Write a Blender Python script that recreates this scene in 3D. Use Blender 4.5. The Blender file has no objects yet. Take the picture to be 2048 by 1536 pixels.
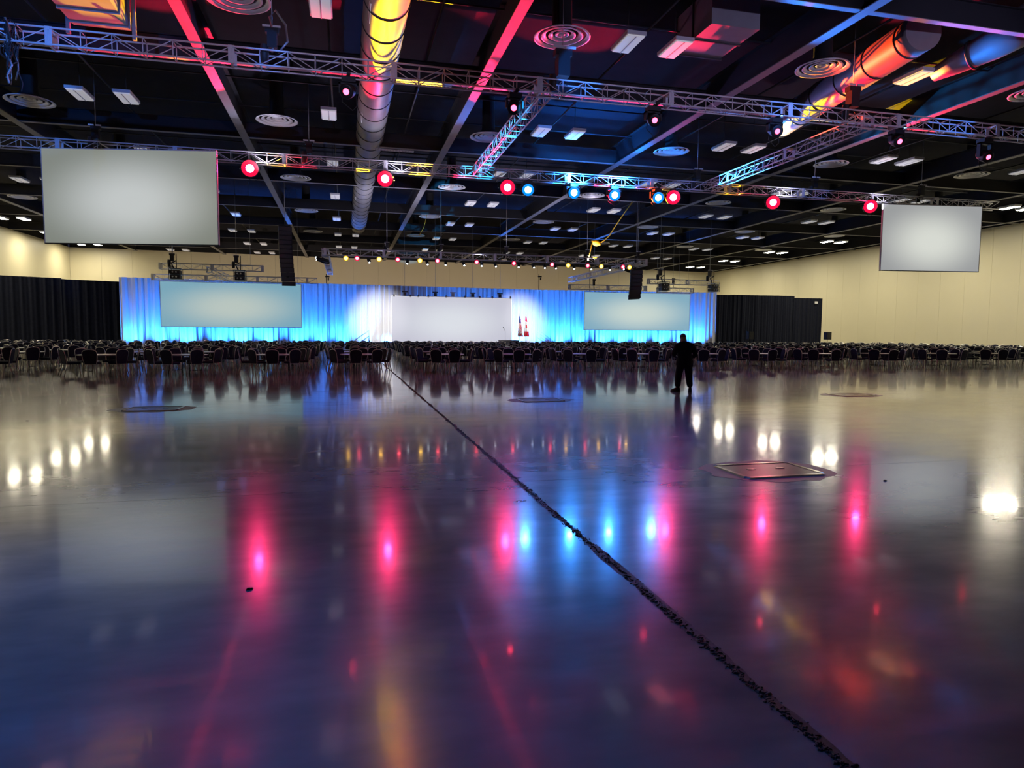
import bpy, math, random
import numpy as np
from mathutils import Vector, Matrix
random.seed(11)
PI = math.pi
scene = bpy.context.scene
COL = scene.collection

# ------------------------------------------------------------------ camera, world, exposure
CAM_H = 1.65
F_PX, YAW, PITCH, ROLL = 1335.0, 0.2445, 0.0773, 0.0065
_d = Vector((math.sin(YAW)*math.cos(PITCH), math.cos(YAW)*math.cos(PITCH), -math.sin(PITCH)))
_r = Vector((math.cos(YAW), -math.sin(YAW), 0))
_u = _r.cross(_d)
_R = _r*math.cos(ROLL) + _u*math.sin(ROLL)
_U = _u*math.cos(ROLL) - _r*math.sin(ROLL)
cd = bpy.data.cameras.new('camera'); cam = bpy.data.objects.new('camera', cd); COL.objects.link(cam)
cd.sensor_width = 36.0; cd.lens = F_PX/2048*36.0; cd.clip_start = 0.05; cd.clip_end = 500
M = Matrix(((_R.x, _U.x, -_d.x, 0), (_R.y, _U.y, -_d.y, 0), (_R.z, _U.z, -_d.z, CAM_H), (0, 0, 0, 1)))
cam.matrix_world = M
scene.camera = cam
def pix(p):                       # where a world point lands in the 2048x1536 frame (only used to leave out what is outside the view)
    v = Vector(p) - Vector((0, 0, CAM_H)); z = v.dot(_d)
    if z < 0.3: return (-9999, -9999)
    return (1024 + F_PX*v.dot(_R)/z, 768 - F_PX*v.dot(_U)/z)
def inview(p, m=50):
    x, y = pix(p); return -m < x < 2048+m and -m < y < 1536+m

w = bpy.data.worlds.new('world'); scene.world = w; w.use_nodes = True
w.node_tree.nodes['Background'].inputs[0].default_value = (0.010, 0.012, 0.025, 1)
w.node_tree.nodes['Background'].inputs[1].default_value = 1.0
scene.view_settings.view_transform = 'Standard'; scene.view_settings.look = 'None'
scene.view_settings.exposure = 0.15; scene.view_settings.gamma = 1.0; scene.view_settings.use_curve_mapping = False
cy = scene.cycles
cy.sample_clamp_indirect = 4.0; cy.max_bounces = 4; cy.diffuse_bounces = 2; cy.glossy_bounces = 3; cy.transmission_bounces = 0; cy.transparent_max_bounces = 2
cy.adaptive_threshold = 0.03; cy.caustics_reflective = False; cy.caustics_refractive = False

RED, YEL, BLU = (1.0, 0.012, 0.055), (1.0, 0.56, 0.006), (0.018, 0.22, 1.0)
def lamp(kind, parent, loc, target, color, watts, angle=30, blend=0.3, size=0.1, name='beam_or_fill_light'):
    l = bpy.data.lights.new(name, kind); l.color = color; l.energy = watts
    if kind == 'SPOT': l.spot_size = math.radians(angle); l.spot_blend = blend; l.shadow_soft_size = size
    if kind == 'AREA': l.size = size
    o = bpy.data.objects.new(name, l); COL.objects.link(o)
    v = Vector(target) - Vector(loc)
    base = Vector(loc)
    if parent is not None:
        o.parent = parent; base = base - parent.location
    o.location = base; o.rotation_mode = 'QUATERNION'; o.rotation_quaternion = v.to_track_quat('-Z', 'Y')
    return o

# ------------------------------------------------------------------ materials
def newmat(name):
    m = bpy.data.materials.new(name); m.use_nodes = True
    return m, m.node_tree, m.node_tree.nodes['Principled BSDF']
def setin(b, **k):
    for n, v in k.items():
        n = n.replace('_', ' ')
        if n in b.inputs: b.inputs[n].default_value = v
def plain(name, col, rough=0.6, metal=0.0, noise=0.0, scale=8.0, spec=0.5, emit=None, estr=0.0):
    m, nt, b = newmat(name)
    setin(b, Base_Color=(*col, 1), Roughness=rough, Metallic=metal)
    b.inputs['Specular IOR Level'].default_value = spec
    tc = nt.nodes.new('ShaderNodeTexCoord'); nz = nt.nodes.new('ShaderNodeTexNoise'); nz.inputs['Scale'].default_value = scale
    nz.inputs['Detail'].default_value = 3
    nt.links.new(tc.outputs['Object'], nz.inputs['Vector'])
    if noise > 0:
        mx = nt.nodes.new('ShaderNodeMix'); mx.data_type = 'RGBA'
        mx.inputs[6].default_value = (*[max(0, c*(1-noise)) for c in col], 1)
        mx.inputs[7].default_value = (*[min(1, c*(1+noise)) for c in col], 1)
        nt.links.new(nz.outputs['Fac'], mx.inputs[0]); nt.links.new(mx.outputs[2], b.inputs['Base Color'])
    if emit:
        b.inputs['Emission Color'].default_value = (*emit, 1); b.inputs['Emission Strength'].default_value = estr
    return m
MT = {}
MT['steel'] = plain('painted_beam_steel', (0.24, 0.235, 0.25), 0.55, 0, 0.15, 3)
MT['blacksteel'] = plain('dark_beam_steel', (0.012, 0.012, 0.016), 0.7, 0, 0.2, 3)  # near black: the shade on the beam webs is put into the colour
MT['deck'] = plain('black_ceiling', (0.016, 0.016, 0.024), 0.9, 0, 0.4, 1.5, 0.2)
MT['duct'] = plain('duct_metal', (0.30, 0.29, 0.30), 0.5, 0.25, 0.12, 3)
MT['duct_band'] = plain('duct_band_black', (0.03, 0.03, 0.03), 0.6)
MT['cream'] = plain('cream_wall_paint', (0.77, 0.70, 0.48), 0.42, 0, 0.03, 0.6, 0.4)
MT['wallblack'] = plain('black_wall_paint', (0.012, 0.012, 0.015), 0.9)
MT['joint'] = plain('joint_filler', (0.06, 0.056, 0.054), 0.9, 0, 0.4, 30)
MT['rubble'] = plain('joint_rubble', (0.07, 0.067, 0.065), 0.5, 0, 0.9, 40)
MT['alu'] = plain('truss_aluminium', (0.78, 0.77, 0.80), 0.40, 0.25, 0.08, 20)
MT['black'] = plain('black_plastic', (0.012, 0.012, 0.014), 0.45, 0, 0.3, 20)
MT['grille'] = plain('speaker_grille', (0.02, 0.02, 0.023), 0.7, 0, 0.5, 60)
MT['cable'] = plain('cable_black', (0.02, 0.02, 0.022), 0.6)
MT['wire'] = plain('steel_wire', (0.35, 0.35, 0.36), 0.4, 0.6)
MT['white'] = plain('white_enamel', (0.72, 0.72, 0.72), 0.45, 0, 0.05, 5)
MT['ring'] = plain('diffuser_grey_enamel', (0.78, 0.77, 0.78), 0.4, 0.2, 0.08, 4)
MT['lens_off'] = plain('light_panel_lens_off_glow', (0.80, 0.80, 0.80), 0.35, 0, 0.04, 30, 0.5, (0.90, 0.89, 0.95), 0.26)  # unlit lens given faint emission in place of reflected room light
MT['lens_on'] = plain('light_panel_lens_on', (0.8, 0.8, 0.8), 0.4, 0, 0, 8, 0.5, (1.0, 0.92, 0.70), 130.0)
MT['lens_on_left'] = plain('light_panel_lens_on_b', (0.8, 0.8, 0.8), 0.4, 0, 0, 8, 0.5, (1.0, 0.91, 0.68), 95.0)
MT['fabric'] = plain('chair_fabric_navy', (0.022, 0.023, 0.045), 0.85, 0, 0.5, 60, 0.2)
MT['frame'] = plain('chair_frame_metal', (0.80, 0.75, 0.68), 0.28, 0.6, 0.1, 30)
MT['tabletop'] = plain('table_laminate', (0.62, 0.61, 0.58), 0.28, 0, 0.06, 12)
MT['tedge'] = plain('table_edge', (0.24, 0.22, 0.20), 0.5)
MT['tleg'] = plain('table_leg_black', (0.02, 0.02, 0.022), 0.4, 0.3)
MT['drape'] = plain('sheer_white_drape', (0.80, 0.80, 0.82), 0.8, 0, 0.03, 4, 0.2)
MT['blackdrape'] = plain('black_velour', (0.012, 0.014, 0.026), 0.9, 0, 0.4, 6, 0.15)
MT['stage'] = plain('stage_deck_grey', (0.16, 0.16, 0.16), 0.6, 0, 0.2, 6)
MT['skirt'] = plain('stage_skirt_beige', (0.42, 0.38, 0.30), 0.7, 0, 0.1, 6)
MT['rail'] = plain('rail_metal', (0.55, 0.54, 0.5), 0.35, 0.6)
MT['rope'] = plain('yellow_webbing', (0.75, 0.46, 0.05), 0.7, 0, 0.2, 10, 0.3, (1.0, 0.7, 0.05), 0.0)
MT['plate'] = plain('floor_box_plate', (0.10, 0.10, 0.11), 0.25, 0.5, 0.4, 14)
MT['plate_rim'] = plain('floor_box_rim', (0.55, 0.52, 0.48), 0.2, 0.9, 0.1, 14)
MT['patch'] = plain('patched_concrete', (0.13, 0.125, 0.12), 0.35, 0, 0.4, 5)
MT['skin'] = plain('skin', (0.42, 0.25, 0.19), 0.6, 0, 0.06, 10)
MT['hair'] = plain('grey_cropped_hair', (0.10, 0.09, 0.09), 0.8, 0, 0.4, 60)
MT['jacket'] = plain('dark_navy_uniform', (0.010, 0.011, 0.022), 0.8, 0, 0.4, 12, 0.2)
MT['boots'] = plain('black_leather', (0.012, 0.012, 0.013), 0.45, 0, 0.3, 20)
MT['paper'] = plain('white_card', (0.8, 0.8, 0.8), 0.6)
MT['flagred'] = plain('flag_red', (0.75, 0.02, 0.04), 0.7)
MT['flagwhite'] = plain('flag_white', (0.82, 0.82, 0.82), 0.7)
MT['flagblue'] = plain('flag_blue', (0.03, 0.06, 0.28), 0.7)
def emis(name, col, s, base=(0.02, 0.02, 0.02)):
    m = plain(name, base, 0.3, 0, 0, 8, 0.5, col, s); return m
MT['red_lens'] = emis('red_lens_core', (1.0, 0.030, 0.16), 215); MT['red_halo'] = emis('red_lens_halo', (1.0, 0.004, 0.06), 1.0)  # the ring materials glow in place of the halo around each lamp
MT['blue_lens'] = emis('blue_lens_core', (0.04, 0.28, 1.0), 360); MT['blue_glow'] = emis('blue_lens_glow', (0.0, 0.22, 1.0), 1.3)
MT['yel_lens'] = emis('yellow_lens_core', (1.0, 0.56, 0.06), 10); MT['yel_halo'] = emis('yellow_lens_halo', (1.0, 0.55, 0.03), 0.75)
MT['red_small'] = emis('red_small_lens', (1.0, 0.03, 0.07), 16)
MT['red_stage'] = emis('red_stage_lens', (1.0, 0.07, 0.10), 12)
MT['white_lens'] = emis('white_spot_lens', (0.85, 0.92, 1.0), 10)

for k in ('lens_off', 'red_halo', 'blue_glow', 'yel_halo', 'yel_lens', 'red_small', 'red_stage', 'white_lens'): MT[k].cycles.emission_sampling = 'NONE'   # faint glows: seen, but not worth sampling as lights

def screen_mat(name, c0, c1, lo, hi):
    # soft glow gradient put into the emission, brighter towards the middle
    m, nt, b = newmat(name)
    setin(b, Base_Color=(0.07, 0.07, 0.07, 1), Roughness=0.7)
    tc = nt.nodes.new('ShaderNodeTexCoord'); mp = nt.nodes.new('ShaderNodeMapping')
    mp.inputs['Location'].default_value = (-0.5, 0, -0.45); nt.links.new(tc.outputs['Generated'], mp.inputs['Vector'])
    sx = nt.nodes.new('ShaderNodeVectorMath'); sx.operation = 'MULTIPLY'; sx.inputs[1].default_value = (1.6, 0, 1.5)
    nt.links.new(mp.outputs[0], sx.inputs[0])
    ln = nt.nodes.new('ShaderNodeVectorMath'); ln.operation = 'LENGTH'; nt.links.new(sx.outputs[0], ln.inputs[0])
    mr = nt.nodes.new('ShaderNodeMapRange'); mr.interpolation_type = 'SMOOTHSTEP'
    mr.inputs[1].default_value = 0.1; mr.inputs[2].default_value = 1.0; mr.inputs[3].default_value = 0; mr.inputs[4].default_value = 1
    nt.links.new(ln.outputs['Value'], mr.inputs[0])
    mx = nt.nodes.new('ShaderNodeMix'); mx.data_type = 'RGBA'
    mx.inputs[6].default_value = (*[c*hi for c in c0], 1); mx.inputs[7].default_value = (*[c*lo for c in c1], 1)
    nt.links.new(mr.outputs[0], mx.inputs[0]); nt.links.new(mx.outputs[2], b.inputs['Emission Color'])
    b.inputs['Emission Strength'].default_value = 1.0
    return m
MT['scr_front_l'] = screen_mat('screen_glow_a', (0.95, 1.0, 0.97), (0.92, 1.0, 0.85), 0.20, 0.50)
MT['scr_front_r'] = screen_mat('screen_glow_b', (0.97, 1.0, 0.92), (0.95, 0.98, 1.0), 0.30, 0.62)
MT['scr_stage_l'] = screen_mat('screen_glow_c', (0.90, 1.05, 0.98), (0.40, 0.82, 1.05), 0.40, 0.47)
MT['scr_stage_c'] = screen_mat('screen_glow_d', (0.98, 1.02, 1.10), (0.95, 0.95, 1.12), 0.52, 0.64)
MT['scr_stage_r'] = screen_mat('screen_glow_e', (0.92, 1.08, 1.02), (0.45, 0.85, 1.10), 0.42, 0.54)

def floor_mat():
    m, nt, b = newmat('sealed_concrete')
    N = nt.nodes; L = nt.links
    geo = N.new('ShaderNodeNewGeometry')
    def noise(scale, detail=2, rough=0.6, stretch=(1, 1, 1), rot=0.0):
        mp = N.new('ShaderNodeMapping'); mp.inputs['Scale'].default_value = stretch; mp.inputs['Rotation'].default_value = (0, 0, rot)
        L.new(geo.outputs['Position'], mp.inputs['Vector'])
        n = N.new('ShaderNodeTexNoise'); n.inputs['Scale'].default_value = scale; n.inputs['Detail'].default_value = detail
        n.inputs['Roughness'].default_value = rough; L.new(mp.outputs[0], n.inputs['Vector']); return n
    def rng(src, a, b_, c, d):
        r = N.new('ShaderNodeMapRange')
        for k, v in zip((1, 2, 3, 4), (a, b_, c, d)): r.inputs[k].default_value = v
        L.new(src, r.inputs[0]); return r.outputs[0]
    def mad(x, f, y):
        q = N.new('ShaderNodeMath'); q.operation = 'MULTIPLY_ADD'; q.inputs[1].default_value = f
        L.new(x, q.inputs[0]); L.new(y, q.inputs[2]); return q.outputs[0]
    blot = noise(0.5, 3, 0.55).outputs[0]                                   # broad trowelled blotches
    scuf = noise(1.3, 3, 0.6, (1.0, 2.4, 1), 0.7).outputs[0]               # scuffs and mop streaks
    s = mad(blot, 1.0, scuf)
    mx = N.new('ShaderNodeMix'); mx.data_type = 'RGBA'
    mx.inputs[6].default_value = (0.24, 0.235, 0.215, 1); mx.inputs[7].default_value = (0.44, 0.42, 0.375, 1)
    L.new(rng(s, 0.65, 1.35, 0, 1), mx.inputs[0]); L.new(mx.outputs[2], b.inputs['Base Color'])
    L.new(rng(s, 0.6, 1.4, 0.155, 0.225), b.inputs['Roughness'])
    b.inputs['IOR'].default_value = 2.6
    b.inputs['Coat Weight'].default_value = 0.5; b.inputs['Coat IOR'].default_value = 1.7
    L.new(rng(scuf, 0.3, 0.7, 0.04, 0.10), b.inputs['Coat Roughness'])
    return m
MT['floor'] = floor_mat()

# ------------------------------------------------------------------ mesh building helpers
class MB:
    def __init__(s): s.v = []; s.f = []; s.smooth = []; s.mi = []
    def add(s, vs, fs, smooth=False, mi=0):
        o = len(s.v); s.v.extend([tuple(v) for v in vs])
        for f in fs: s.f.append(tuple(i+o for i in f)); s.smooth.append(smooth); s.mi.append(mi)
        return s
    def box(s, c, d, R=None, mi=0, taper=1.0):
        vs = []
        for z in (-.5, .5):
            k = taper if z > 0 else 1.0
            for x, y in ((-.5, -.5), (.5, -.5), (.5, .5), (-.5, .5)):
                p = Vector((x*d[0]*k, y*d[1]*k, z*d[2]))
                if R is not None: p = R @ p
                vs.append(p + Vector(c))
        return s.add(vs, [(3, 2, 1, 0), (4, 5, 6, 7), (0, 1, 5, 4), (1, 2, 6, 5), (2, 3, 7, 6), (3, 0, 4, 7)], False, mi)
    def tube(s, pts, r, n=6, cap=True, mi=0, r2=None):
        pts = [Vector(p) for p in pts]; rings = []
        up = None
        for i, p in enumerate(pts):
            t = (pts[min(i+1, len(pts)-1)] - pts[max(i-1, 0)]).normalized()
            if up is None:
                a = Vector((0, 0, 1)) if abs(t.z) < 0.9 else Vector((1, 0, 0))
                up = (a - t*a.dot(t)).normalized()
            else:
                up = (up - t*up.dot(t)).normalized()
            sd = t.cross(up)
            rr = r if r2 is None else r + (r2-r)*i/max(1, len(pts)-1)
            rings.append([p + (up*math.cos(2*PI*k/n) + sd*math.sin(2*PI*k/n))*rr for k in range(n)])
        vs = [v for rg in rings for v in rg]; fs = []
        for i in range(len(pts)-1):
            for k in range(n):
                a = i*n+k; b = i*n+(k+1) % n
                fs.append((a, b, b+n, a+n))
        s.add(vs, fs, True, mi)
        if cap:
            o = len(s.v) - len(vs)
            for f in (tuple(range(n-1, -1, -1)), tuple((len(pts)-1)*n+k for k in range(n))):
                s.f.append(tuple(i+o for i in f)); s.smooth.append(False); s.mi.append(mi)
        return s
    def lathe(s, prof, n=20, axis=None, at=(0, 0, 0), close=False, mi=0):
        R = Matrix.Identity(3)
        if axis is not None: R = Vector(axis).to_track_quat('Z', 'Y').to_matrix()
        vs = []
        for r, z in prof:
            for k in range(n): vs.append(R @ Vector((r*math.cos(2*PI*k/n), r*math.sin(2*PI*k/n), z)) + Vector(at))
        fs = []
        m = len(prof)
        for i in range(m if close else m-1):
            j = (i+1) % m
            for k in range(n):
                fs.append((i*n+k, i*n+(k+1) % n, j*n+(k+1) % n, j*n+k))
        return s.add(vs, fs, True, mi)
    def disc(s, r, z=0, n=20, axis=None, at=(0, 0, 0), mi=0, dome=0.0):
        R = Matrix.Identity(3)
        if axis is not None: R = Vector(axis).to_track_quat('Z', 'Y').to_matrix()
        vs = [R @ Vector((0, 0, z+dome)) + Vector(at)]
        vs += [R @ Vector((r*math.cos(2*PI*k/n), r*math.sin(2*PI*k/n), z)) + Vector(at) for k in range(n)]
        return s.add(vs, [(0, 1+k, 1+(k+1) % n) for k in range(n)], True, mi)
    def prism(s, outline, y0, y1, mi=0):            # outline in x,z extruded along y
        n = len(outline)
        vs = [(x, y0, z) for x, z in outline] + [(x, y1, z) for x, z in outline]
        fs = [tuple(range(n)), tuple(range(2*n-1, n-1, -1))] + [(k, k+n, (k+1) % n+n, (k+1) % n) for k in range(n)]
        return s.add(vs, fs, False, mi)
    def mesh(s, name, *mats):
        m = bpy.data.meshes.new(name); m.from_pydata(s.v, [], s.f)
        m.polygons.foreach_set('use_smooth', s.smooth); m.polygons.foreach_set('material_index', s.mi)
        for k in mats: m.materials.append(MT[k] if isinstance(k, str) else k)
        m.update(); return m
def put(name, mesh, parent=None, loc=(0, 0, 0), rz=0.0):
    o = bpy.data.objects.new(name, mesh); COL.objects.link(o)
    if parent is not None: o.parent = parent
    o.location = loc
    if rz: o.rotation_euler = (0, 0, rz)
    return o
def part(name, mb, mat, parent, loc=(0, 0, 0), label=None, kind=None):
    o = put(name, mb.mesh(name, *( [mat] if isinstance(mat, (str, bpy.types.Material)) else mat)), parent, loc)
    if label: o['label'] = label
    if kind: o['kind'] = kind
    return o
def tag(o, label, cat, group=None, kind=None):
    o['label'] = label
    if cat: o['category'] = cat
    if group: o['group'] = group
    if kind: o['kind'] = kind
    return o
def thing(name, label, cat, loc=(0, 0, 0), rz=0.0, group=None):
    o = put(name, None, None, loc, rz); o.empty_display_size = 0.2
    return tag(o, label, cat, group)
ORD = ['first', 'second', 'third', 'fourth', 'fifth', 'sixth', 'seventh', 'eighth', 'ninth', 'tenth', 'eleventh', 'twelfth', 'thirteenth', 'fourteenth', 'fifteenth', 'sixteenth', 'seventeenth', 'eighteenth', 'nineteenth', 'twentieth', 'twenty-first', 'twenty-second', 'twenty-third', 'twenty-fourth', 'twenty-fifth', 'twenty-sixth', 'twenty-seventh', 'twenty-eighth']

# ------------------------------------------------------------------ the room shell
XL, XR, YF, DECK, CREAM = -29.1, 52.3, -14.0, 12.3, 10.6
BL, BR = (XL, 83.2), (XR, 89.0)               # corners of the back wall
# floor: slabs over a dark joint bed
SG = 9.144; JX = 1.84; JY = 7.05
bed = MB(); bed.box(((XL+XR)/2, (YF+90)/2, -0.09), (XR-XL+2, 90-YF+2, 0.06))
fl = part('floor', bed, 'joint', None); fl['kind'] = 'structure'; fl['label'] = 'sealed grey concrete hall floor'
xs = [XL-0.5] + [JX + SG*k for k in range(-3, 6)] + [XR+0.5]; ys = [YF] + [JY + SG*k for k in range(-2, 9)] + [90.0]
for i in range(len(xs)-1):
    for j in range(len(ys)-1):
        ga = 0.017 if abs(xs[i]-JX) < .01 else 0.004
        gb = 0.017 if abs(xs[i+1]-JX) < .01 else 0.004
        x0, x1, y0, y1 = xs[i]+ga, xs[i+1]-gb, ys[j]+0.0035, ys[j+1]-0.0035
        b = MB(); b.box((0, 0, -0.03), (x1-x0, y1-y0, 0.06))
        part('slab', b, 'floor', fl, ((x0+x1)/2, (y0+y1)/2, 0))
rb = MB()
for k in range(2600):
    y = 1.2 + 26*(random.random()**1.7); x = JX + random.gauss(0, 0.014); s = random.uniform(0.004, 0.014)
    rb.box((x, y, random.uniform(0.0005, 0.006)), (s*random.uniform(.6, 1.8), s*random.uniform(.8, 3), s*0.7), Matrix.Rotation(random.uniform(0, 6), 3, 'Z'), taper=0.55)
for k in range(220):                               # crumbs broken out beside the joint
    y = 1.5 + 7*(random.random()**1.4); x = JX + random.choice((-1, 1))*abs(random.gauss(0.03, 0.012)); s = random.uniform(0.003, 0.008)
    rb.box((x, y, 0.002), (s, s*1.4, s*0.5), Matrix.Rotation(random.uniform(0, 6), 3, 'Z'), taper=0.5)
part('joint_rubble', rb, 'rubble', fl, kind='stuff')
rg = random.Random(5); eb_ = MB(); vs = []; y = 0.7; wl_ = wr_ = .02
while y < 34:                                      # crumbled slab edges along the joint
    wl_ = min(.048, max(.012, wl_ + rg.uniform(-.011, .011))); wr_ = min(.048, max(.012, wr_ + rg.uniform(-.011, .011)))
    vs += [(JX - wl_, y, .0012), (JX + wr_, y, .0012)]; y += .035 + .002*y
eb_.add(vs, [(2*k, 2*k+1, 2*k+3, 2*k+2) for k in range(len(vs)//2-1)])
part('crumbled_edge', eb_, 'rubble', fl)
b = MB(); b.box((JX, 38, -0.034), (.032, 103, .05)); part('joint_filler', b, 'joint', fl)

def wall_panels(name, p0, p1, step, zt=CREAM, label=None):
    p0 = Vector((*p0, 0)); p1 = Vector((*p1, 0)); L = (p1-p0).length; t = (p1-p0).normalized(); ang = math.atan2(t.y, t.x)
    b = MB(); b.box((L/2, 0.17, DECK/2), (L, 0.1, DECK)); 
    wl = part(name, b, 'wallblack', None, p0); wl.rotation_euler = (0, 0, ang); wl['kind'] = 'structure'; wl['label'] = label
    n = max(1, round(L/step)); ww = L/n
    pb = MB(); pb.box((0, 0.06, zt/2), (ww-0.012, 0.12, zt)); pm = pb.mesh('panel', 'cream')
    for k in range(n): put('panel', pm, wl, ((k+.5)*ww, 0, 0))
    return wl
# each wall runs so that its room side faces local -y
wall_panels('wall_back', BL, BR, 3.05, label='cream back wall above the drapes')
wall_panels('wall_right', BR, (XR, YF), 2.44, label='cream right wall of tall flush panels')
wall_panels('wall_left', (XL, YF), BL, 90, label='cream left wall washed by ceiling lights')
wall_panels('wall_front', (XR, YF), (XL, YF), 90, label='cream wall behind the viewer')
# ceiling deck with its beams
b = MB(); b.box(((XL+XR)/2, (YF+90)/2, DECK+0.1), (XR-XL+1, 90-YF+1, 0.2))
ceil = part('ceiling', b, 'deck', None); ceil['kind'] = 'structure'; ceil['label'] = 'black painted open ceiling with grey beams'
ZB = 10.45
NT = [0]
def trim(b, mat, loc):
    NT[0] += 1
    o = part('trim_%d' % NT[0], b, mat, None, loc); o['kind'] = 'structure'; o['label'] = 'grey ceiling beam'; return o
for k in range(-3, 6):
    x = 4.80 + 9.144*k
    if x < XL+1 or x > XR-1: continue
    b = MB(); Ly = 88-YF
    b.box((0, 0, 0.015), (0.34, Ly, 0.03)); b.box((0, 0, 0.50), (0.05, Ly, 0.94), None, 1); b.box((0, 0, 0.985), (0.34, Ly, 0.03), None, 1)
    trim(b, ('steel', 'blacksteel'), (x, YF+Ly/2, ZB))
CY = (16.2, 24.5, 33.5, 42.5, 51.4, 60.2, 69.2, 78.2)
for i, y in enumerate(CY):
    b = MB(); Lx = XR-XL-0.4
    b.box((0, 0, 0.01), (Lx, 0.20, 0.02)); b.box((0, 0, 0.35), (Lx, 0.03, 0.66), None, 1); b.box((0, 0, 0.69), (Lx, 0.2, 0.02), None, 1)
    trim(b, ('steel', 'blacksteel'), ((XL+XR)/2, y, ZB+0.035))
for x in (-8.9, -0.4, 2.9, 9.4, 16.2, 20.6, 27.6, 36.8):           # slim black service pipes between the beams
    b = MB(); b.tube([(0, 14, 0), (0, 82, 0)], 0.04, 5); trim(b, 'duct_band', (x, 0, 11.2))['label'] = 'thin service pipe below the ceiling'
for y in (20.4, 28.2, 31.6, 37.6, 46.5, 55.5):
    b = MB(); b.tube([(XL+.5, 0, 0), (XR-.5, 0, 0)], 0.03, 5); trim(b, 'blacksteel', (0, y, 11.35))['label'] = 'thin service pipe below the ceiling'

# ------------------------------------------------------------------ ducts
def round_duct(name, label, x, y0, y1, z, r, step, rz=0):
    t = thing(name, label, 'duct', (x, y0, z), rz)
    b = MB(); nn = max(2, int((y1-y0)/.5)); b.tube([(0, (y1-y0)*q/nn, 0) for q in range(nn+1)], r, 28); part('duct_body', b, 'duct', t)
    n = int((y1-y0)/step)
    for k in range(n+1):
        b = MB(); b.lathe([(r-.01, -.02), (r+.022, -.02), (r+.022, .02), (r-.01, .02)], 28, (0, 1, 0))
        part('hanger_band', b, 'duct_band', t, (0, 0.6 + k*step, 0))
    return t
round_duct('air_duct', 'long round silver air duct running back over the centre aisle', 1.25, 14.5, 62, 10.98, 0.64, 1.55)
round_duct('air_duct', 'round air duct lit red and yellow above the right-hand truss corner', 17.35, 17.6, 26.8, 10.95, 0.58, 1.7, -.165)
t = thing('duct_branch', 'tapered duct branch glowing red at the upper right', 'duct', (19.8, 18.6, 10.7))
b = MB(); b.tube([(-.1, .9, -.15), (.1, .2, 0.0), (.35, -.9, .2), (.8, -1.9, .6)], 0.22, 20, True, 0, 0.62); part('duct_body', b, 'duct', t)
b = MB(); b.lathe([(0.42, -.03), (.47, -.03), (.47, .03), (.42, .03)], 20, (0.3, -1, 0.15), (0.2, -0.3, 0.08)); part('hanger_band', b, 'duct_band', t)
t = thing('box_duct', 'square sheet-metal duct end glowing red at top centre right', 'duct', (11.38, 19.5, 10.75))
b = MB(); b.box((0, 0, .55), (1.6, 2.2, 1.1)); part('duct_body', b, 'duct', t)
b = MB(); b.box((0, 1.1, .55), (1.72, .05, 1.2)); part('flange', b, 'duct_band', t)
b = MB(); b.box((0, 0, .55), (1.68, .05, 1.16)); part('flange', b, 'duct_band', t)
t = thing('box_duct', 'ribbed square duct with yellow lit corner at the upper left', 'duct', (-6.75, 21.0, 10.42))
b = MB(); b.box((0, 0, .5), (1.5, 3.0, 1.0)); part('duct_body', b, 'duct', t)
for k in range(4):
    b = MB(); b.box((0, -1.3+k*.85, .5), (1.58, .06, 1.08)); part('rib', b, 'duct', t)
for s in (-1, 1):
    b = MB(); b.box((.86*s, 1.4, .35), (.1, .1, 1.3)); part('hanger_post', b, 'steel', t)
# slotted rails fixed under the cross beams
for i, (x, y, lab) in enumerate(((2.75, 24.5, 'short slotted rail glowing yellow beside the round duct, behind the front truss'), (14.6, 24.5, 'short slotted rail lit pink under the cross beam behind the front truss'), (2.3, 33.5, 'dim slotted rail on the second cross beam beside the round duct'))):
    t = thing('slotted_rail', lab, 'rail', (x, y, ZB-0.06))
    for s in (-.09, .09):
        b = MB(); b.box((0, s, 0), (2.1, .03, .03)); part('rail', b, 'white', t)
    tb = MB(); tb.box((0, 0, 0), (.05, .2, .035)); tm = tb.mesh('slot_tooth', 'white')
    for k in range(15): put('slot_tooth', tm, t, (-1.0+k*.143, 0, 0))

# ------------------------------------------------------------------ ceiling light panels and round diffusers
hb = MB(); hb.box((0, 0, .075), (.62, 1.30, .11)); HOUS = hb.mesh('housing', 'white')
lb = MB(); lb.box((0, 0, 0.0), (.54, 1.22, .05)); LOFF = lb.mesh('lens_panel', 'lens_off'); 
ob_ = MB(); ob_.box((0, 0, 0.003), (.54, 1.22, .05)); ob_.add([(-.27, -.61, -.024), (.27, -.61, -.024), (.27, .61, -.024), (-.27, .61, -.024)], [(3, 2, 1, 0)], False, 1)   # glowing face under a white tray
LON = ob_.mesh('lens_panel', 'white', 'lens_on'); LONL = ob_.mesh('lens_panel', 'white', 'lens_on_left')
vb = MB(); vb.box((0, 0, -.03), (.035, 1.22, .02)); VBAR = vb.mesh('lens_divider', 'white')
rodb = MB(); rodb.tube([(0, 0, .12), (0, 0, 1.6)], .012, 4); ROD = rodb.mesh('hanger_rod', 'cable')
ROWS = (19.9, 29.4, 37.7, 46.8, 56.0, 65.0, 74.2, 82.4)
def colname(i):
    if i == 0: return 'over the centre duct'
    return '%s bay %s of duct' % (ORD[abs(i)-1], 'left' if i < 0 else 'right')
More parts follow.
